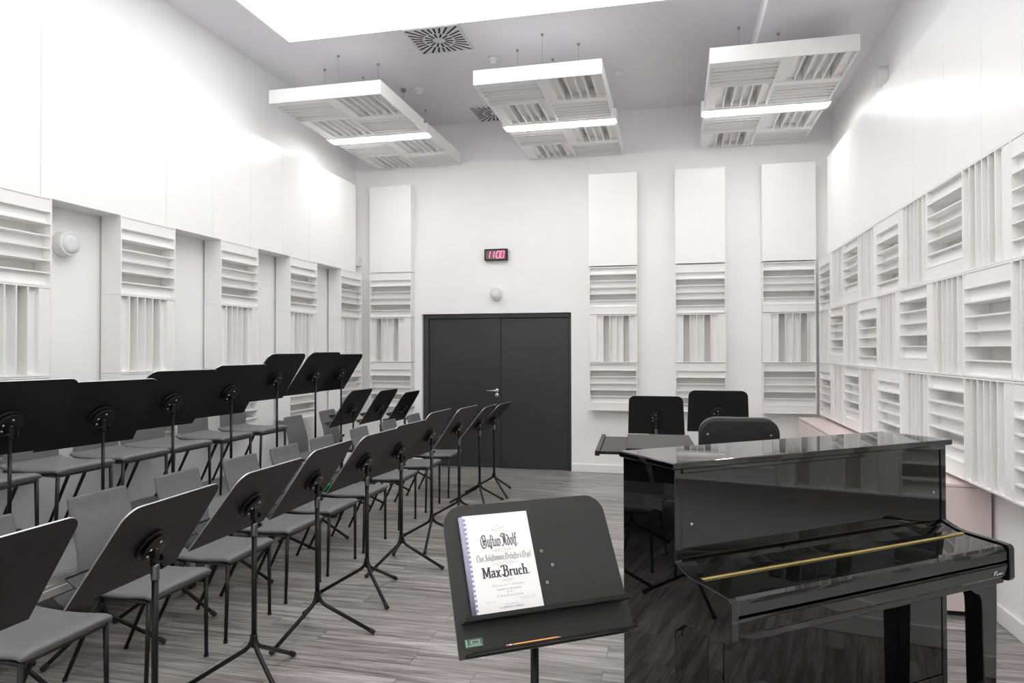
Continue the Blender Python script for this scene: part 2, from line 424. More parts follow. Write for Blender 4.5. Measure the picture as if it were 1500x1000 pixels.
o = thing('motion_detector', 'small white motion detector in the left back corner', 'sensor', (XL, YB, 2.72), 0)
bm = bmesh.new(); prism(bm, [(0, 0), (.085, 0), (.06, -.06), (0, -.085)], 0, .12, 'z'); link('body', mesh('body', bm, M['speaker'], .004), o)
bm = bmesh.new(); prism(bm, [(.066, -.012), (.075, -.006), (.018, -.078), (.012, -.066)], .02, .075, 'z'); link('lens', mesh('lens', bm, M['grille']), o)

# digital clock
o = thing('digital_clock', 'black wall clock with red digits above the door', 'clock', (-2.2955, YB, 2.812), 0)
W2, H2 = .1545, .0745
bm = bmesh.new()
box(bm, -W2, W2, -.062, 0, H2-.013, H2); box(bm, -W2, W2, -.062, 0, -H2, -H2+.013); box(bm, -W2, -W2+.014, -.062, 0, -H2+.013, H2-.013); box(bm, W2-.022, W2, -.062, 0, -H2+.013, H2-.013)
link('case', mesh('case', bm, M['plastic'], .002), o)
bm = bmesh.new(); box(bm, -W2+.014, W2-.022, -.052, 0, -H2+.013, H2-.013); link('face', mesh('face', bm, M['clockf']), o)
bm = bmesh.new()
def seg7(cx, ch):
    w, h, t = .040, .088, .0085; sl = .16
    S = {'a': (-1, 1, 1, 1), 'd': (-1, -1, 1, -1), 'f': (-1, 0, -1, 1), 'b': (1, 0, 1, 1), 'e': (-1, -1, -1, 0), 'c': (1, -1, 1, 0), 'g': (-1, 0, 1, 0)}
    D = {'0': 'abcdef', '1': 'bc'}
    for q in D[ch]:
        x0, z0, x1, z1 = S[q]
        x0 *= w/2; x1 *= w/2; z0 *= h/2; z1 *= h/2
        if z0 == z1:
            P = [(x0+t*.4, z0-t/2), (x1-t*.4, z0-t/2), (x1-t*.1, z0), (x1-t*.4, z0+t/2), (x0+t*.4, z0+t/2), (x0+t*.1, z0)]
        else:
            P = [(x0-t/2, z0+t*.5), (x0, z0+t*.15), (x0+t/2, z0+t*.5), (x0+t/2, z1-t*.5), (x0, z1-t*.15), (x0-t/2, z1-t*.5)]
        prism(bm, [(cx+px+pz*sl, pz) for px, pz in P], -.0535, -.052, 'y')
seg7(-.103, '1'); seg7(-.046, '1'); seg7(.031, '0'); seg7(.088, '0')
for z in (.018, -.018): prism(bm, [(.0005+z*.16-.005, z-.005), (.0005+z*.16+.005, z-.005), (.0005+z*.16+.005, z+.005), (.0005+z*.16-.005, z+.005)], -.0535, -.052, 'y')
link('digits', mesh('digits', bm, M['led']), o)['label'] = 'red digits reading 11:00'

# ------------------------------------------------------------------ stage deck along the left wall
def deck(y0, y1, label):
    o = thing('stage_deck', label, 'stage deck', (-3.565, (y0+y1)/2, 0), 0, 'low stage decks along the left wall')
    h = (y1-y0)/2 - .002; w = .495; z = .412
    bm = bmesh.new(); box(bm, -w+.02, w-.02, -h+.02, h-.02, z-.03, z); link('deck_board', mesh('deck_board', bm, M['deckt']), o)
    bm = bmesh.new()
    prof = [(0, z), (.022, z), (.022, z-.012), (.012, z-.014), (.012, z-.03), (.020, z-.032), (.020, z-.05), (.022, z-.052), (.022, z-.09), (0, z-.09)]
    prism(bm, [(w-.022+p, q) for p, q in prof], -h, h, 'y'); prism(bm, [(-w+.022-p, q) for p, q in prof], -h, h, 'y')
    prism(bm, [(h-.022+p, q) for p, q in prof], -w+.022, w-.022, 'x'); prism(bm, [(-h+.022-p, q) for p, q in prof], -w+.022, w-.022, 'x')
    link('edge_profile', mesh('edge_profile', bm, M['alu']), o)['label'] = 'bright aluminium edge profile with grooves'
    for sx in (-1, 1):
        for sy in (-1, 1):
            bm = bmesh.new(); x, y = sx*(w-.06), sy*(h-.07); box(bm, x-.023, x+.023, y-.023, y+.023, .02, z-.03)
            lg = link('leg', mesh('deck_leg', bm, M['alu'], .002), o)
            bm = bmesh.new(); box(bm, x-.028, x+.028, y-.028, y+.028, 0, .035); link('rubber_foot', mesh('rubber_foot', bm, M['rubber'], .003), lg)
deck(4.12, 6.12, 'low grey stage deck with aluminium edge, far one beside the left wall')
deck(2.12, 4.12, 'low grey stage deck with aluminium edge, middle one beside the left wall')
deck(.12, 2.12, 'low grey stage deck with aluminium edge, nearest the camera by the left wall')

# ------------------------------------------------------------------ chairs
def pad(path, hw, thick, name):
    """upholstered pad swept along path [(x,z)], half width hw(t) and thickness"""
    n = len(path); K = 20
    bm = bmesh.new(); rings = []
    for i, (x, z) in enumerate(path):
        a = path[max(i-1, 0)]; b = path[min(i+1, n-1)]
        tx, tz = b[0]-a[0], b[1]-a[1]; l = math.hypot(tx, tz); nx, nz = -tz/l, tx/l
        t = i/(n-1); w = hw(t); th = thick(t)
        ring = []
        for k in range(K):
            an = 2*PI*k/K; c, s = math.cos(an), math.sin(an)
            e = .35
            cx = math.copysign(abs(c)**e, c)*w; cy = math.copysign(abs(s)**.75, s)*th/2
            ring.append(bm.verts.new((x+nx*cy, cx, z+nz*cy)))
        rings.append(ring)
    for a, b in zip(rings, rings[1:]):
        for k in range(K):
            bm.faces.new((a[k], a[(k+1) % K], b[(k+1) % K], b[k])).smooth = True
    bm.faces.new(rings[0]).smooth = True; bm.faces.new(rings[-1][::-1]).smooth = True
    return bm
def endround(t, L, r, w, both=False, w1=None):
    """half width with a rounded corner of radius r at t=1 (and t=0)"""
    d = (1-t)*L
    ww = w if w1 is None else w+(w1-w)*t
    if d < r: ww = ww - r + math.sqrt(max(0, r*r-(r-d)**2))
    if both and t*L < r*.6: ww = min(ww, w - r*.6 + math.sqrt(max(0, (r*.6)**2-(r*.6-t*L)**2)))
    return ww
TS = [0, .012, .03, .06, .1, .17, .25, .35, .45, .55, .65, .75, .82, .88, .92, .95, .97, .985, .995, 1]
# local: chair faces +x, origin on the floor under the middle of the front edge
seat_path = []
for t in TS:
    x = -.43+.43*t
    z = .446 - .012*math.sin(PI*t) - (.014*((t-.9)/.1)**2 if t > .9 else 0) + (.012*((.12-t)/.12)**2 if t < .12 else 0)
    seat_path.append((x, z))
th_seat = lambda t: .040*(1 if t < .86 else max(.25, math.sqrt(max(0, 1-((t-.86)/.16)**2))))
SEATM = mesh('chair_seat', pad(seat_path, lambda t: endround(t, .45, .035, .215), th_seat, 'seat'), M['fabric'])
back_path = []
for t in TS:
    z = .445+.415*t; x = -.425-.055*t + .018*math.sin(PI*min(1, t*1.2)) - .018*t*t
    back_path.append((x, z))
th_back = lambda t: .036*(1 if t < .9 else max(.3, math.sqrt(max(0, 1-((t-.9)/.115)**2))))
BACKM = mesh('chair_backrest', pad(back_path, lambda t: endround(t, .43, .055, .192, False, .176), th_back, 'back'), M['fabric'])
bm = bmesh.new()
FX, RX, HY = -.02, -.30, .195
tube(bm, [(FX, -HY, .412), (FX, HY, .412)], .009, 8)
tube(bm, [(-.40, -HY+.03, .417), (-.40, HY-.03, .417)], .009, 8)
for s in (-1, 1): tube(bm, [(FX, s*HY, .412), (-.42, s*(HY-.02), .417)], .009, 8)
prism(bm, [(-.44, .412), (-.01, .412), (-.012, .424), (-.44, .428)], -.185, .185, 'y')
FRM = mesh('chair_frame', bm, M['under'])
LEGF = {}; LEGR = {}
for s in (-1, 1):
    bm = bmesh.new(); tube(bm, [(FX, s*HY, .42), (FX-.005, s*(HY+.012), .012)], [.0115, .0095], 12); tube(bm, [(FX-.005, s*(HY+.012), .014), (FX-.005, s*(HY+.012), 0)], .0115, 12)
    LEGF[s] = mesh('chair_leg', bm, M['black'])
    bm = bmesh.new(); tube(bm, [(RX, s*(HY-.015), .418), (-.495, s*(HY-.008), .012)], [.0115, .0095], 12); tube(bm, [(-.4945, s*(HY-.008), .016), (-.498, s*(HY-.008), 0)], .0115, 12)
    LEGR[s] = mesh('chair_leg', bm, M['black'])
def chair(x, y, z, rz, label, group):
    o = thing('upholstered_chair', label, 'chair', (x, y, z), rz, group)
    link('seat', SEATM, o); link('backrest', BACKM, o); link('seat_frame', FRM, o)
    for s in (-1, 1): link('leg', LEGF[s], o); link('leg', LEGR[s], o)
    return o
for i, y in enumerate((2.31, 2.955, 3.533, 4.13, 4.667, 5.234, 5.936, 6.61, 7.30)):
    chair(-2.325, y, 0, random.uniform(-.02, .02), 'grey upholstered chair in the front row on the floor, %s from the camera' % ORD[i], 'grey chairs in the front row')
for i, y in enumerate((2.02, 2.54, 3.065, 3.60, 4.10, 4.575, 5.12, 5.66)):
    chair(-3.50, y, .4165, random.uniform(-.02, .02), 'grey upholstered chair in the raised row on the stage deck, %s from the camera' % ORD[i], 'grey chairs on the stage deck')
for i, y in enumerate((6.80, 7.55)):
    chair(-3.50, y, 0, 0, 'grey upholstered chair on the floor past the stage deck, %s' % ('nearer the deck' if i == 0 else 'nearer the back wall'), 'grey chairs past the deck')
chair(-.09, 7.42, 0, -PI/2+.03, 'grey chair half hidden behind the left music stand before the back wall', None)

# ------------------------------------------------------------------ music stands
DW, DT, DH = .550, .532, .425
def desk_outline(wb, wt, hh):
    P = []
    hb, ht, h = wb/2, wt/2, hh/2; r = .062
    P += [(-hb, -h), (hb, -h)]
    for cx, s in ((ht-r, 1), (-(ht-r), -1)):
        for k in range(9):
            a = (k/8)*PI/2
            if s > 0: P.append((cx+r*math.cos(a), h-r+r*math.sin(a)))
            else: P.append((cx-r*math.sin(a), h-r+r*math.cos(a)))
    return P
def desk_mesh(wb, wt, hh, m):
    bm = bmesh.new(); P = desk_outline(wb, wt, hh)
    prism(bm, P, -.0035, .0035, 'x')
    for f in bm.faces:
        if len(f.verts) == 4: f.material_index = 1
    return mesh('stand_desk', bm, [m, M['edge']], .0015, 2)
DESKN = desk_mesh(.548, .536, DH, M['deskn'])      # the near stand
DESKM = desk_mesh(.572, .540, DH, M['deskb'])      # the stands in the rows
def ledge_mesh(z, out, lip, w=DW/2-.02):
    bm = bmesh.new()
    prism(bm, [(.003, z), (out-.002, z-.001), (out, z+.001), (out, z+lip), (out-.0025, z+lip), (out-.0025, z+.003), (.003, z+.003)], -w, w, 'y')
    return mesh('desk_ledge', bm, M['deskb'])
LED1 = ledge_mesh(-DH/2+.088, .062, .013); LED2 = ledge_mesh(-DH/2+.006, .066, .006)
LED3, LED4 = ledge_mesh(-DH/2+.088, .062, .008, .280), ledge_mesh(-DH/2+.006, .066, .006, .284)
LED5, LED6 = ledge_mesh(-DH/2+.088, .062, .008, .228), ledge_mesh(-DH/2+.006, .066, .006, .228)
bm = bmesh.new()   # rivets on the front
for y, z in ((.0254, .0523), (.0525, .0082), (.0248, -.0407), (-.02, .01)):
    lathe(bm, [(.0042, 0), (.0042, .001), (.0036, .0013), (.0026, .0013)], 14, Matrix.Translation((.0035, y, z)) @ Matrix.Rotation(PI/2, 4, 'Y'))
RIV = mesh('desk_rivets', bm, M['steel'])
bm = bmesh.new()   # tilt joint: two round plates on the back
lathe(bm, [(0, 0), (.065, 0), (.065, .006), (.062, .009), (0, .009)], 36, Matrix.Translation((-.003, 0, -.02)) @ Matrix.Rotation(-PI/2, 4, 'Y'))
lathe(bm, [(0, .008), (.030, .008), (.030, .020), (.058, .021), (.060, .024), (.060, .029), (.056, .031), (0, .031)], 36, Matrix.Translation((-.003, 0, -.02)) @ Matrix.Rotation(-PI/2, 4, 'Y'))
JNT = mesh('tilt_joint', bm, M['plastic'])
bm = bmesh.new()
for y, z in ((0, .016), (.034, -.012), (.03, -.045), (-.004, -.022)):
    lathe(bm, [(.0052, 0), (.0052, .003), (.003, .0045), (0, .005)], 12, Matrix.Translation((-.034, y, z)) @ Matrix.Rotation(-PI/2, 4, 'Y'))
BLT = mesh('joint_bolts', bm, M['steel'])
HUB, LR = .185, .312
bm = bmesh.new(); tube(bm, bend((.006, 0, HUB+.05), (.010, 0, HUB-.004), (LR, 0, .014), .045, 8), .0105, 14)
LEGM = mesh('stand_leg', bm, M['black'])
bm = bmesh.new(); d = Vector((LR-.01, 0, .014-HUB)).normalized(); e = Vector((LR, 0, .0145))
tube(bm, [e-d*.03, e+d*.006], .0128, 14); FOOTM = mesh('stand_foot', bm, M['rubber'])
bm = bmesh.new(); tube(bm, [(0, 0, HUB-.01), (0, 0, .70)], .0125, 16); POLEM = mesh('stand_pole', bm, M['black'])
bm = bmesh.new(); tube(bm, [(0, 0, 0), (0, 0, 1)], .0085, 14); INM = mesh('stand_inner_pole', bm, M['black'])
bm = bmesh.new(); lathe(bm, [(.0085, .755), (.0150, .753), (.0158, .748), (.0158, .70), (.0150, .695), (.0125, .695)], 20); COLM = mesh('stand_collar', bm, M['collar'])
bm = bmesh.new(); tube(bm, [(0, -.016, .735), (0, -.034, .735)], .005, 10); tube(bm, [(0, -.03, .735), (0, -.05, .735)], .011, 14); KNOBM = mesh('stand_knob', bm, M['plastic'])
bm = bmesh.new(); box(bm, -.010, .012, -.012, .012, -.048, .01); tube(bm, [(-.006, -.028, -.028), (-.006, .024, -.028)], .005, 10); tube(bm, [(-.006, -.03, -.028), (-.006, -.022, -.028)], .013, 14)
BRKM = mesh('stand_bracket', bm, M['plastic'])
def stand(x, y, J, yaw, tilt, phi, label, group, dz=.03, name='music_stand'):
    """player side is local +x; J = height of the tilt joint; phi = world heading of one leg"""
    o = thing(name, label, 'music stand', (x, y, 0), yaw, group)
    for k in range(3):
        lg = link('leg', LEGM, o, None, (0, 0, phi-yaw+k*2*PI/3)); link('rubber_foot', FOOTM, lg)
    link('pole', POLEM, o)
    ip = link('inner_pole', INM, o, (0, 0, .69)); ip.scale = (1, 1, J-.69-.02)
    link('collar', COLM, o); link('clamp_knob', KNOBM, o)
    link('bracket', BRKM, o, (0, 0, J))
    n = Vector((math.cos(tilt), 0, math.sin(tilt))); up = Vector((-math.sin(tilt), 0, math.cos(tilt)))
    c = Vector((0, 0, J)) + n*.036 + up*dz
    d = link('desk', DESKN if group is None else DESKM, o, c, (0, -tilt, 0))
    la, lb = (LED3, LED4) if group and 'front row' in group else ((LED5, LED6) if group and 'second row' in group else (LED1, LED2))
    link('ledge', la, d); link('ledge', lb, d); link('rivets', RIV, d)['label'] = 'small silver rivets'
    link('tilt_joint', JNT, d); link('joint_bolts', BLT, d)['label'] = 'silver bolt heads'
    return o, d
R = math.radians
front = [(1.595, .825, 180, 33, 40), (2.30, .80, 182, 34, 60), (2.945, .815, 180, 37, 86), (3.54, .822, 182, 33, 12), (4.180, .822, 178, 34, 197), (4.755, .815, 176, 30, 2.5),
         (5.40, .845, 178, 29, 160), (6.14, .825, 176, 33, 40), (6.83, .79, 180, 38, 57), (7.41, .785, 177, 42, 70)]
for i, (y, J, yw, tl, ph) in enumerate(front):
    o, d = stand(-1.93, y, J, R(yw), R(tl), R(ph), 'black music stand in the front row beside the grey chairs, %s from the camera' % ORD[i], 'music stands in the front row')
    if i == 4: s5 = d
back = [(2.012, 1.20, 171, 34, 0), (2.60, 1.21, 170, 34, 0), (3.135, 1.188, 171, 34, 20), (3.665, 1.225, 173, 34, -5), (4.235, 1.245, 175, 34, 0), (4.80, 1.315, 180, 33, 30), (5.385, 1.325, 180, 34, -5), (6.236, 1.305, 178, 34, 55)]
BXO = (0, 0, 0, 0, 0, 0, 0, -.195)
for i, (y, J, yw, tl, ph) in enumerate(back):
    stand(-2.955+BXO[i], y*(1-BXO[i]/2.955 if i < 7 else 1), J, R(yw), R(tl), R(ph), 'tall black music stand in the second row, %s from the camera' % ORD[i], 'tall music stands in the second row')
for i, (y, J) in enumerate(((6.52, .945), (7.20, .905), (7.90, .845))):
    stand(-3.16, y, J, R(180), R(32), R(20), 'black music stand near the left back corner, %s from the stage deck' % ORD[i], 'music stands in the left back corner')
stand(-.20, 7.28, .855, R(90), R(20), R(30), 'black music stand seen from behind, left of the pair before the back wall', 'music stands before the back wall')
stand(.385, 6.92, .935, R(88), R(18), R(50), 'black music stand seen from behind, right of the pair before the back wall', 'music stands before the back wall')

# the near stand with the score
byaw, btilt = -.970, .508
nn = Vector((math.cos(byaw)*math.cos(btilt), math.sin(byaw)*math.cos(btilt), math.sin(btilt)))
uu = Vector((-math.cos(byaw)*math.sin(btilt), -math.sin(byaw)*math.sin(btilt), math.cos(btilt)))
bc = Vector((-.409, 2.073, .906)); bj = bc - nn*.036 - uu*.03
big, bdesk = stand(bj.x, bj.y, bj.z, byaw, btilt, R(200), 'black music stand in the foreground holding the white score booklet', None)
bm = bmesh.new(); box(bm, .0035, .0040, -.252, -.20, -DH/2+.028, -DH/2+.05)
st = link('sticker', mesh('sticker', bm, M['sticker']), bdesk); st['label'] = 'small green sticker in the lower left corner'
bm = bmesh.new()
for a, b, c, e in ((-.250, -.246, .030, .048), (-.243, -.205, .031, .034), (-.236, -.208, .036, .046)): box(bm, .0040, .0043, a, b, -DH/2+c, -DH/2+e)
for a, b, c, e in ((-.232, -.212, .038, .044),): box(bm, .0043, .0045, a, b, -DH/2+c, -DH/2+e, 1)
link('sticker_print', mesh('sticker_print', bm, [M['stickerw'], M['sticker']]), bdesk)

# frame of the big desk in the world: origin bc, columns n (out), w (to the reader's right), up
ww = Vector((-math.sin(byaw), math.cos(byaw), 0))
BASE = Matrix(((nn.x, ww.x, uu.x, bc.x), (nn.y, ww.y, uu.y, bc.y), (nn.z, ww.z, uu.z, bc.z), (0, 0, 0, 1)))
# score: lower left corner at (w=-.216, up=-.1285), width .213, height .297
score = thing('music_score', 'white comb-bound score booklet resting on the foreground music stand', 'score')
score.matrix_world = BASE @ Matrix.Translation((.005, -.216, -DH/2+.0915))
SW, SH = .208, .297
bm = bmesh.new(); box(bm, 0, .010, .004, SW+.004, 0, SH); link('pages', mesh('pages', bm, M['paper'], .0008), score)
bm = bmesh.new(); tube(bm, [(.006, .0, .003), (.006, .0, SH-.003)], .0075, 14)
nt_ = 21
for k in range(nt_):
    z = .006+(SH-.012)*(k+.5)/nt_
    box(bm, .0098, .0115, -.002, .0125, z-.0035, z+.0035)
link('comb_binding', mesh('comb_binding', bm, M['comb']), score)['label'] = 'lavender plastic comb binding'

# broad-nib lettering -------------------------------------------------------
def nib(bm, strokes, ox, oz, sx, sz, w, ang, thin=.012, y=.0103, slant=0., lift=.0002):
    v = Vector((math.cos(ang), math.sin(ang)))*w/2
    for st in strokes:
        for (ax, az), (bx, bz) in zip(st, st[1:]):
            a = Vector((ax, az)); b = Vector((bx, bz)); d = b-a
            if d.length < 1e-6: continue
            d.normalize(); p = Vector((-d.y, d.x))*thin/2
            P = [a-v-p, a+v-p, b+v-p, b-v-p, a-v+p, a+v+p, b+v+p, b-v+p]
            # convex hull of the swept nib
            pts = sorted(set((round(q.x, 5), round(q.y, 5)) for q in P))
            def half(ps):
                h = []
                for q in ps:
                    while len(h) > 1 and (h[-1][0]-h[-2][0])*(q[1]-h[-2][1])-(h[-1][1]-h[-2][1])*(q[0]-h[-2][0]) <= 0: h.pop()
                    h.append(q)
                return h
            hull = half(pts)[:-1]+half(pts[::-1])[:-1]
            vs = [bm.verts.new((y+lift, ox+(q[0]+slant*q[1])*sx, oz+q[1]*sz)) for q in hull]
            if len(vs) > 2: bm.faces.new(vs)
            lift = lift+.000004
def arc(cx, cz, rx, rz, a0, a1, n=10):
    return [(cx+rx*math.cos(R(a0+(a1-a0)*k/n)), cz+rz*math.sin(R(a0+(a1-a0)*k/n))) for k in range(n+1)]
def ser(x, z, w=.13): return [(x-w, z), (x+w, z)]
FR = {   # blackletter, cap height 1, x height .6
 'G': (.82, [arc(.42, .45, .36, .52, 70, 330, 14), arc(.48, .80, .2, .17, 190, -20, 8), [(.66, .74), (.70, .55), (.74, .40), (.70, .2), (.55, -.04)], [(.36, .78), (.36, .25), (.46, .14)], [(.52, .62), (.52, .22)], [(.30, .5), (.66, .5)]]),
 'u': (.40, [[(.06, .54), (.12, .6), (.12, .1), (.2, .02), (.32, .12)], [(.28, .58), (.34, .6), (.34, .08), (.42, .02)]]),
 's': (.26, [[(.0, .02), (.1, -.18), (.14, -.02), (.14, .8), (.2, .95), (.3, .86)]]),
 't': (.28, [[(.14, .84), (.14, .1), (.22, .02), (.3, .1)], [(.02, .58), (.28, .58)]]),
 'a': (.40, [[(.30, .56), (.12, .5), (.08, .12), (.16, .02), (.32, .16)], [(.3, .6), (.32, .1), (.42, .02)]]),
 'v': (.40, [[(.04, .56), (.12, .62), (.12, .08), (.22, .0), (.36, .12), (.36, .5), (.26, .6), (.14, .5)]]),
 'A': (.72, [[(.1, .74), (.02, .86), (.16, 1.02), (.36, .94), (.48, .98), (.58, .9), (.58, .12), (.68, .02)], [(.2, .8), (.34, .6), (.32, .15), (.18, -.02), (.06, .06)], [(.44, .88), (.44, .2)], [(.32, .46), (.58, .46)]]),
 'd': (.40, [[(.04, .88), (.2, .8), (.34, .56), (.34, .12), (.22, .0), (.1, .1), (.1, .46), (.22, .58), (.32, .5)]]),
 'o': (.40, [[(.1, .46), (.1, .1), (.22, .0), (.34, .12), (.34, .5), (.22, .6), (.1, .48)]]),
 'l': (.22, [[(.12, .98), (.12, .1), (.2, .02)]]),
 'f': (.30, [[(.02, -.02), (.12, -.16), (.14, .0), (.14, .82), (.22, .96), (.32, .86)], [(.02, .56), (.28, .56)]]),
 '.': (.16, [[(.05, .04), (.09, .02)]]), ' ': (.12, []), ',': (.14, [[(.06, .04), (.03, -.1)]]),
 'C': (.66, [arc(.38, .45, .30, .5, 60, 320, 12), [(.34, .8), (.34, .2)], [(.5, .95), (.6, .8)]]),
 'h': (.40, [[(.08, 1.), (.1, .02)], [(.1, .5), (.26, .6), (.34, .5), (.34, .1), (.22, -.14)]]),
 'r': (.28, [[(.04, .54), (.12, .6), (.12, .04)], [(.12, .5), (.24, .6)]]),
 'S': (.56, [[(.5, .86), (.36, .98), (.14, .84), (.16, .6), (.44, .46), (.46, .16), (.28, .0), (.06, .12)], [(.3, .94), (.3, .06)]]),
 'i': (.20, [[(.04, .54), (.1, .6), (.1, .08), (.18, .02)], [(.08, .78), (.12, .8)]]),
 'm': (.60, [[(.04, .54), (.1, .6), (.1, .04)], [(.1, .5), (.24, .6), (.3, .5), (.3, .04)], [(.3, .5), (.44, .6), (.5, .5), (.5, .06), (.58, .02)]]),
 'e': (.34, [[(.08, .3), (.28, .42), (.24, .58), (.1, .48), (.1, .1), (.2, .0), (.3, .1)]]),
 'n': (.42, [[(.04, .54), (.1, .6), (.1, .04)], [(.1, .5), (.26, .6), (.32, .5), (.32, .08), (.4, .02)]]),
 'O': (.72, [arc(.36, .46, .31, .5, 90, 450, 16), [(.3, .86), (.3, .1)], [(.2, 1.), (.5, .94)]]),
 'c': (.32, [[(.28, .54), (.16, .6), (.1, .46), (.1, .1), (.18, .0), (.28, .1)]]),
 'g': (.40, [[(.32, .56), (.14, .54), (.1, .16), (.2, .02), (.32, .12)], [(.32, .6), (.32, .0), (.22, -.18), (.06, -.1)]]),
}
SB = {   # bold slab serif
 'M': (1.0, [[(.16, .98), (.16, .0)], [(.2, .98), (.5, .12), (.8, .98)], [(.84, .98), (.84, .0)], ser(.13, .97), ser(.86, .97), ser(.16, .03, .15), ser(.84, .03, .15)]),
 'a': (.56, [arc(.25, .46, .15, .16, 160, 0, 6)+[(.40, .08), (.48, .03)], arc(.24, .19, .16, .17, 60, 330, 8), [(.26, .36), (.40, .36)]]),
 'x': (.60, [[(.12, .6), (.46, .02)], [(.46, .6), (.12, .02)], ser(.12, .6, .1), ser(.48, .6, .1), ser(.12, .02, .1), ser(.5, .02, .1)]),
 'B': (.95, [[(.34, 1.05), (.40, .96), (.40, .0)], arc(.52, .80, .26, .25, 130, -80, 10), arc(.50, .28, .34, .32, 80, -150, 12), arc(.22, .92, .14, .1, 20, 220, 6), arc(.2, .08, .14, .1, -30, 150, 6), [(.40, .54), (.58, .54)]]),
 'r': (.46, [[(.14, .6), (.14, .0)], ser(.1, .58, .09), ser(.15, .03, .14), arc(.30, .42, .14, .16, 170, 20, 6)]),
 'u': (.62, [[(.14, .58), (.14, .14)]+arc(.28, .16, .14, .14, 180, 330, 6)+[(.46, .2)], [(.46, .58), (.46, .03)], ser(.1, .58, .08), ser(.42, .58, .08), ser(.5, .03, .09)]),
 'c': (.50, [arc(.27, .3, .18, .29, 50, 310, 12), [(.36, .46), (.38, .42)]]),
 'h': (.66, [[(.14, 1.0), (.14, .0)], ser(.1, .98, .09), ser(.14, .03, .13), ser(.5, .03, .13), arc(.32, .40, .16, .19, 170, 0, 8)+[(.48, .02)]]),
 '.': (.24, [[(.06, .05), (.14, .05)]]), ' ': (.05, []),
}
def write(bm, F, text, cx, z, width, height, w, ang, thin):
    tot = sum(F[c][0] for c in text); sx = width/tot; x = cx-width/2
    for c in text:
        wd, st = F[c]; nib(bm, st, x, z, sx, height, w, ang, thin); x += wd*sx
cx = .004+SW*.53
bm = bmesh.new(); write(bm, FR, 'Gustav Adolf.', cx-.006, SH-.098, .118, .036, .085, R(35), .035)
link('title_lettering', mesh('title_lettering', bm, M['ink']), score)['label'] = 'black letter title Gustav Adolf.'
bm = bmesh.new(); write(bm, FR, 'Chor, Solostimmen, Orchester u. Orgel', cx, SH-.138, .172, .019, .08, R(35), .03)
link('subtitle_lettering', mesh('subtitle_lettering', bm, M['inkgrey']), score)['label'] = 'grey black-letter line Chor, Solostimmen, Orchester u. Orgel'
bm = bmesh.new(); write(bm, SB, 'Max Bruch.', cx, SH-.186, .148, .030, .11, 0, .07)
link('composer_lettering', mesh('composer_lettering', bm, M['ink']), score)['label'] = 'bold slab lettering Max Bruch.'
# ornaments
def orn(z, w):
    bm = bmesh.new()
    nib(bm, [arc(cx-w*.22, z, w*.1, w*.06, 0, 300, 8), arc(cx+w*.22, z, w*.1, w*.06, 180, -120, 8), arc(cx, z, w*.09, w*.09, 0, 360, 10), [(cx-w*.5, z), (cx-w*.12, z)], [(cx+w*.12, z), (cx+w*.5, z)]], 0, 0, 1, 1, .0006, R(35), .0004)
    link('ornament', mesh('ornament', bm, M['inkpale']), score)
orn(SH-.110, .075); orn(SH-.149, .08); orn(SH-.197, .045)
bm = bmesh.new()
nib(bm, [arc(cx-.01, SH-.045, .012, .008, 30, 300, 10), arc(cx+.008, SH-.048, .008, .006, 180, -100, 8), [(cx-.025, SH-.05), (cx+.022, SH-.042)]], 0, 0, 1, 1, .0006, R(35), .0004)
link('ornament', mesh('ornament', bm, M['inkpale']), score)
def small(text, z, size, x=None, m='inkgrey', space=1.):
    c = bpy.data.curves.new('print_line', 'FONT'); c.body = text; c.size = size; c.align_x = 'CENTER'; c.space_character = space; c.materials.append(M[m])
    t = bpy.data.objects.new('print_line_text', c)
    me = bpy.data.meshes.new_from_object(t); bpy.data.objects.remove(t)
    o = bpy.data.objects.new('print_line', me); COL.objects.link(o); o.parent = score
    o.matrix_local = Matrix.Translation((.0105, cx if x is None else x, z)) @ Matrix(((0, 0, 1, 0), (1, 0, 0, 0), (0, 1, 0, 0), (0, 0, 0, 1)))
small('Dichtung von A. Hackenberg', SH-.212, .0085, m='inkpale')
small('componirt und der gewidmet', SH-.223, .0065, m='inkgrey')
small('Op. 73', SH-.231, .006, m='inkgrey')
small('CLAVIERAUSZUG', SH-.242, .0075, m='inkgrey', space=1.5)
small('Partitur  M. 40.', SH-.254, .005, x=cx-.062, m='inkpale')
small('Orchesterstimmen  M. 60.\nChorstimmen  M. 8.', SH-.250, .005, x=cx+.052, m='inkpale')
small('Verlag und Eigenthum', SH-.264, .005, m='inkpale')
small('N. SIMROCK in BERLIN.', SH-.273, .0072, m='inkgrey')

# pencil on the lower ledge
pz = -DH/2+.0095+.0038
pen = thing('pencil', 'orange pencil with a pink eraser on the lower ledge of the foreground stand', 'pencil')
pen.matrix_world = BASE @ Matrix.Translation((.050, -.150, pz))
bm = bmesh.new(); tube(bm, [(0, .018, 0), (0, .150, 0)], .0037, 6)
for f in bm.faces: f.smooth = False
link('barrel', mesh('barrel', bm, M['orange']), pen)
bm = bmesh.new(); tube(bm, [(0, .008, 0), (0, .0185, 0)], .0039, 12); link('ferrule', mesh('ferrule', bm, M['steel']), pen)
bm = bmesh.new(); tube(bm, [(0, 0, 0), (0, .0085, 0)], .0036, 12); link('eraser', mesh('eraser', bm, M['eraser']), pen)
bm = bmesh.new(); tube(bm, [(0, .15, 0), (0, .164, 0)], [.0036, .0011], 10); link('point', mesh('point', bm, M['wood']), pen)
bm = bmesh.new(); tube(bm, [(0, .164, 0), (0, .168, 0)], [.0011, .0002], 8); link('lead', mesh('lead', bm, M['ink']), pen)

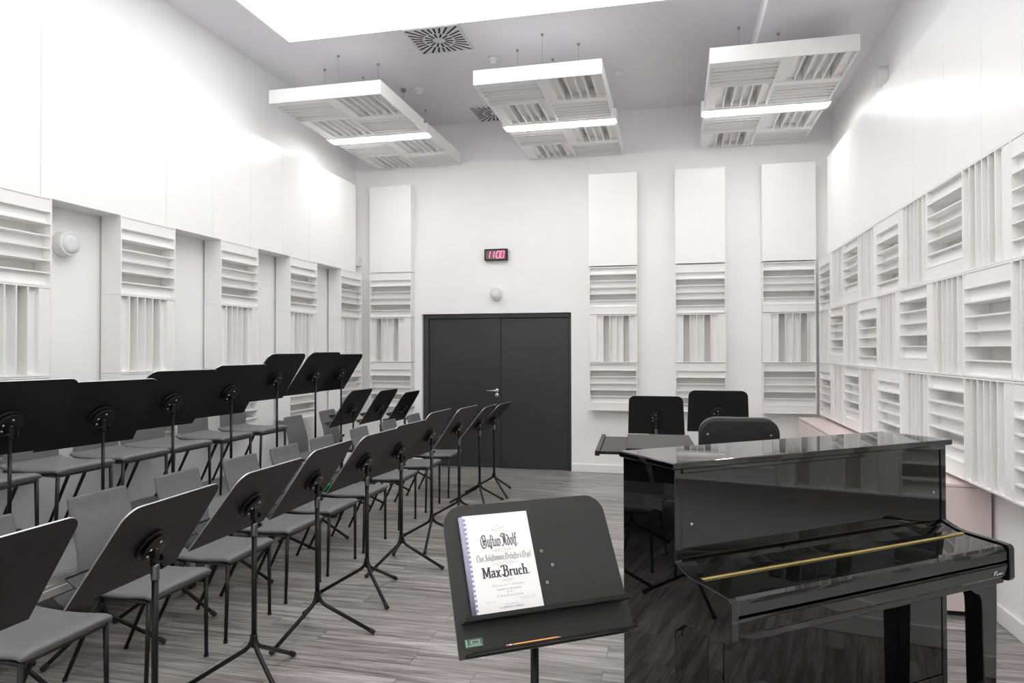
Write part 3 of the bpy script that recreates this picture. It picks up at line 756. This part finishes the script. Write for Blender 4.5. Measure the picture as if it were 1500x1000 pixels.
# green eraser on the ledge of the fifth front stand
bpy.context.view_layer.update()
g = thing('eraser', 'small bright green eraser on the ledge of a front row music stand', 'eraser')
g.matrix_world = s5.matrix_world @ Matrix.Translation((.036, .264, -DH/2+.0092))
bm = bmesh.new(); box(bm, -.020, .020, -.024, .024, 0, .042); link('body', mesh('body', bm, M['green'], .005, 3), g)

# ------------------------------------------------------------------ upright piano
pa = math.atan2(.6166, .7873)
P = thing('upright_piano', 'polished black upright piano with a brass strip on the closed lid', 'piano', (-.0067, 2.5821, 0), pa)
W = 1.5
# side cheeks: profile in (y,z); y = -n
prof = [(.325, 0), (.325, 1.135), (0, 1.135), (0, .806), (-.02, .796), (-.06, .781), (-.10, .774), (-.24, .765), (-.275, .760), (-.284, .748), (-.285, .628), (-.278, .616), (-.255, .612), (-.10, .606), (-.05, .60), (0, .56), (0, 0)]
for x0, x1 in ((0, .032), (W-.032, W)):
    bm = bmesh.new(); prism(bm, prof, x0, x1, 'x'); link('side_panel', mesh('side_panel', bm, M['piano'], .003, 2), P)
bm = bmesh.new(); box(bm, -.018, W+.018, -.020, .330, 1.137, 1.161); link('top_lid', mesh('top_lid', bm, M['piano'], .005, 3), P)
bm = bmesh.new(); box(bm, .032, W-.032, -.006, .012, 1.118, 1.137); link('cornice', mesh('cornice', bm, M['piano'], .003), P)
bm = bmesh.new(); box(bm, .034, W-.034, .006, .026, .79, 1.118); up_ = link('upper_panel', mesh('upper_panel', bm, M['piano'], .002), P)
for x in (.08, 1.42):
    bm = bmesh.new(); lathe(bm, [(.006, 0), (.006, .003), (.003, .005), (0, .0055)], 14, Matrix.Translation((x, .006, .93)) @ Matrix.Rotation(PI/2, 4, 'X')); link('screw', mesh('screw', bm, M['steel']), up_)
bm = bmesh.new(); prism(bm, [(.024, .79), (.004, .800), (-.02, .789), (-.06, .775), (-.10, .767), (-.10, .745), (.024, .745)], .034, W-.034, 'x')
fb = link('fallboard', mesh('fallboard', bm, M['piano'], .002), P)
bm = bmesh.new(); prism(bm, [(-.101, .768), (-.24, .758), (-.258, .756), (-.272, .748), (-.277, .735), (-.277, .700), (-.262, .697), (-.262, .72), (-.101, .742)], .034, W-.034, 'x')
link('fallboard_flap', mesh('fallboard_flap', bm, M['piano'], .002), P)
bm = bmesh.new(); prism(bm, [(-.094, .7695), (-.096, .7745), (-.105, .7745), (-.1075, .7685)], .03, 1.455, 'x'); link('hinge_strip', mesh('hinge_strip', bm, M['brass']), P)['label'] = 'brass hinge strip'
bm = bmesh.new(); prism(bm, [(-.262, .694), (-.276, .690), (-.279, .680), (-.274, .640), (-.268, .630), (-.25, .628), (-.25, .694)], .034, W-.034, 'x'); ks = link('key_slip', mesh('key_slip', bm, M['piano'], .003, 2), P)
bm = bmesh.new(); box(bm, .034, W-.034, -.262, .02, .604, .632); link('key_bed', mesh('key_bed', bm, M['piano'], .004), P)
# script logo on the key slip
bm = bmesh.new()
lg = [[(0, 0), (.10, .55), (.2, .95), (.16, .4), (.12, .1)], [(.05, .8), (.3, .98)], [(.1, .5), (.24, .52)], [(.3, .05), (.32, .12)], [(.58, .9), (.46, .98), (.42, .7), (.52, .55), (.42, .4), (.40, .1), (.55, .02), (.7, .3)],
      [(.7, .3), (.74, .42), (.78, .1), (.84, .38), (.9, .4), (.92, .1), (1.0, .38), (1.06, .1), (1.12, .38), (1.2, .4), (1.22, .1), (1.3, .36), (1.42, .42)]]
for st in lg:
    for (ax, az), (bx, bz) in zip(st, st[1:]):
        tube(bm, [(1.370+ax*.042, -.2790, .648+az*.018), (1.370+bx*.042, -.2790, .648+bz*.018)], .0011, 6)
link('logo_lettering', mesh('logo_lettering', bm, M['logo']), P)['label'] = 'small white script maker mark'
bm = bmesh.new(); box(bm, .034, W-.034, .004, .024, .12, .604); link('lower_panel', mesh('lower_panel', bm, M['piano'], .002), P)
bm = bmesh.new(); box(bm, .034, W-.034, 0, .3, .02, .118); link('bottom_rail', mesh('bottom_rail', bm, M['piano'], .003), P)
bm = bmesh.new(); box(bm, .034, W-.034, .28, .322, .12, 1.13); link('back_board', mesh('back_board', bm, M['piano'], .003), P)
for x0, s in ((.012, 1), (W-.012, -1)):
    # square tapered leg with a scroll bracket under the key bed
    bm = bmesh.new()
    a = x0+s*.055
    out = [(-.048, .604), (.125, .604), (.120, .580), (.095, .566), (.066, .555), (.054, .53), (.050, .49), (.040, .05), (.040, .0), (-.036, 0), (-.036, .05), (-.048, .5)]
    prism(bm, [(a+s*px, pz) for px, pz in out], -.225, -.150, 'y')
    link('leg', mesh('piano_leg', bm, M['piano'], .004, 2), P)
bm = bmesh.new(); prism(bm, [(-.180+.0, 1.0), (-.07, 1.0), (-.07, .972), (-.18, .972)][::-1] and [(.070, 1.008), (.178, 1.008), (.178, .972), (.070, .972)], -.0012, .0005, 'x'); 
hd = link('side_handle', mesh('side_handle', bm, M['dark']), P)
bm = bmesh.new(); box(bm, -.004, 0, .068, .180, 1.006, 1.010); link('handle_lip', mesh('handle_lip', bm, M['piano'], .001), hd)
for x in (.64, .75, .86):
    bm = bmesh.new(); tube(bm, [(x, .01, .075), (x, -.05, .072), (x, -.10, .058)], [.006, .009, .012], 12); link('pedal', mesh('pedal', bm, M['brass']), P)['label'] = 'brass pedal'

# bench tucked in at the left end of the key bed
bx = Vector((-.0067, 2.5821, 0)); av = Vector((.7873, .6166, 0)); nv = Vector((.6166, -.7873, 0))
bp_ = bx + av*(-.17) + nv*.475
B = thing('piano_bench', 'black padded piano bench in front of the black piano', 'bench', bp_, pa)
bm = bmesh.new(); box(bm, -.275, .275, -.165, .165, .455, .505); link('seat_pad', mesh('seat_pad', bm, M['leather'], .018, 4), B)
bm = bmesh.new(); box(bm, -.26, .26, -.15, .15, .40, .455); link('apron', mesh('apron', bm, M['piano'], .003), B)
for sx in (-1, 1):
    for sy in (-1, 1):
        bm = bmesh.new(); x, y = sx*.235, sy*.125; 
        vs = box(bm, x-.02, x+.02, y-.02, y+.02, 0, .40); link('leg', mesh('bench_leg', bm, M['piano'], .003), B)

# ------------------------------------------------------------------ behind the piano
# conductor's flat desk
D = thing('conductor_desk', 'black flat conductor desk standing behind the piano', 'conductor desk', (-.12, 4.15, 0), R(3))
bm = bmesh.new(); box(bm, -.16, .215, -.30, .36, 1.012, 1.030); box(bm, -.16, .215, -.30, -.29, .985, 1.030); link('desk_plate', mesh('desk_plate', bm, M['deskb'], .002), D)
bm = bmesh.new(); box(bm, -.30, -.16, -.30, .36, .996, 1.012); link('pencil_shelf', mesh('pencil_shelf', bm, M['deskb'], .002), D)
bm = bmesh.new(); box(bm, -.325, -.30, -.36, .40, .996, 1.022); link('lip', mesh('lip', bm, M['deskb'], .002), D)
bm = bmesh.new(); tube(bm, [(0, 0, .04), (0, 0, 1.012)], .017, 16); link('pole', mesh('desk_pole', bm, M['black']), D)
bm = bmesh.new(); lathe(bm, [(0, 0), (.2, 0), (.2, .012), (.03, .04), (0, .04)], 32); link('base', mesh('desk_base', bm, M['black']), D)
# conductor's chair
K = thing('conductor_chair', 'black leather chair with a low rounded back behind the piano', 'chair', (.305, 4.00, 0), R(2))
def rrect(w, h, r, n=8, taper=0.):
    Q = []
    for cx_, cz_, a0 in ((w-r, h-r, 0), (-w+r, h-r, 90), (-w+r*.5, -h+r*.5, 180), (w-r*.5, -h+r*.5, 270)):
        rr = r if cz_ > 0 else r*.5
        for k in range(n+1):
            a = R(a0+90*k/n); Q.append((cx_+rr*math.cos(a), cz_+rr*math.sin(a)))
    return Q
bm = bmesh.new()
prism(bm, [(x, z+1.09) for x, z in rrect(.200, .125, .085)], -.235, -.185, 'y')
bk = link('backrest', mesh('conductor_back', bm, M['leather'], .014, 4), K)
bm = bmesh.new()
prism(bm, [(x, z+1.085) for x, z in rrect(.192, .115, .08)], -.239, -.230, 'y'); link('back_shell', mesh('back_shell', bm, M['leather'], .003), bk)
for x in (-.155, .155):
    bm = bmesh.new(); lathe(bm, [(.008, 0), (.008, .003), (.004, .005), (0, .0055)], 14, Matrix.Translation((x, -.239, 1.125)) @ Matrix.Rotation(PI/2, 4, 'X')); link('screw', mesh('screw', bm, M['collar']), bk)
for x in (-.1, .1):
    bm = bmesh.new(); tube(bm, bend((x, -.205, 1.0), (x, -.20, .66), (x, .0, .655), .04), .010, 10); link('back_support', mesh('back_support', bm, M['black']), K)
bm = bmesh.new(); prism(bm, [(x, z) for x, z in rrect(.165, .19, .08)], .665, .735, 'z'); link('seat', mesh('conductor_seat', bm, M['leather'], .018, 4), K)
for sx in (-1, 1):
    for sy in (-1, 1):
        bm = bmesh.new(); tube(bm, [(sx*.10, sy*.12, .665), (sx*.15, sy*.19, 0)], .013, 12); link('leg', mesh('conductor_leg', bm, M['black']), K)
bm = bmesh.new()
q = [(.139, .174, .15), (-.139, .174, .15), (-.139, -.174, .15), (.139, -.174, .15)]
for a, b in zip(q, q[1:]+q[:1]): tube(bm, [a, b], .009, 10)
link('foot_ring', mesh('foot_ring', bm, M['black']), K)

# pink cabinets along the right wall
def cabinet(y0, y1, label, far):
    o = thing('low_cabinet', label, 'cabinet', (1.585, (y0+y1)/2, 0), 0, 'low pink cabinets under the right wall diffusers')
    h = (y1-y0)/2-.001
    bm = bmesh.new(); box(bm, -.175, .195, -h+.02, h-.02, 0, .03); link('plinth', mesh('plinth', bm, M['dark']), o)
    bm = bmesh.new(); box(bm, -.175, .195, -h, h, .03, .752); link('carcass', mesh('carcass', bm, M['pink'], .002), o)
    bm = bmesh.new(); box(bm, -.197, .195, -h, h, .755, .773); link('top_board', mesh('top_board', bm, M['pink'], .002), o)
    n = max(1, round((y1-y0)/.52)); w = 2*h/n
    for k in range(n):
        a = -h+w*k
        bm = bmesh.new(); box(bm, -.197, -.177, a+.002, a+w-.002, .034, .747); d = link('cabinet_door', mesh('cabinet_door', bm, M['pink'], .002), o)
        bm = bmesh.new(); yy = a+w-.05 if k % 2 == 0 else a+.05; lathe(bm, [(.012, 0), (.012, .002), (.009, .003), (0, .003)], 16, Matrix.Translation((-.197, yy, .70)) @ Matrix.Rotation(-PI/2, 4, 'Y')); link('lock', mesh('lock', bm, M['steel']), d)
cabinet(4.61, 6.67, 'low pale pink cabinet under the right wall diffusers, right behind the piano', 0)
cabinet(6.67, 8.74, 'low pale pink cabinet under the right wall diffusers, in the back corner', 1)

# ------------------------------------------------------------------ light, world, camera
w = bpy.data.worlds.new('World'); sc.world = w; w.use_nodes = True
w.node_tree.nodes['Background'].inputs[0].default_value = (.8, .85, .9, 1); w.node_tree.nodes['Background'].inputs[1].default_value = .3

cam = bpy.data.cameras.new('camera'); co = bpy.data.objects.new('camera', cam); COL.objects.link(co)
m3 = Matrix(((0.9738541482582771, 0.004484474746820937, 0.22712989104561007), (0.22716629460352064, -0.010904987545691292, -0.973794924941969), (-0.0018901101163780517, 0.9999304829501267, -0.011638588869554689)))
co.matrix_world = Matrix.Translation((0, 0, 1.5645)) @ m3.to_4x4()
cam.sensor_width = 36; cam.sensor_fit = 'HORIZONTAL'; cam.lens = 24.6967; cam.clip_start = .05
sc.camera = co
sc.view_settings.view_transform = 'Standard'; sc.view_settings.look = 'None'; sc.view_settings.gamma = 1; sc.view_settings.use_curve_mapping = False
sc.view_settings.exposure = .74
try:
    sc.cycles.max_bounces = 10; sc.cycles.diffuse_bounces = 6; sc.cycles.sample_clamp_indirect = 8
except Exception: pass
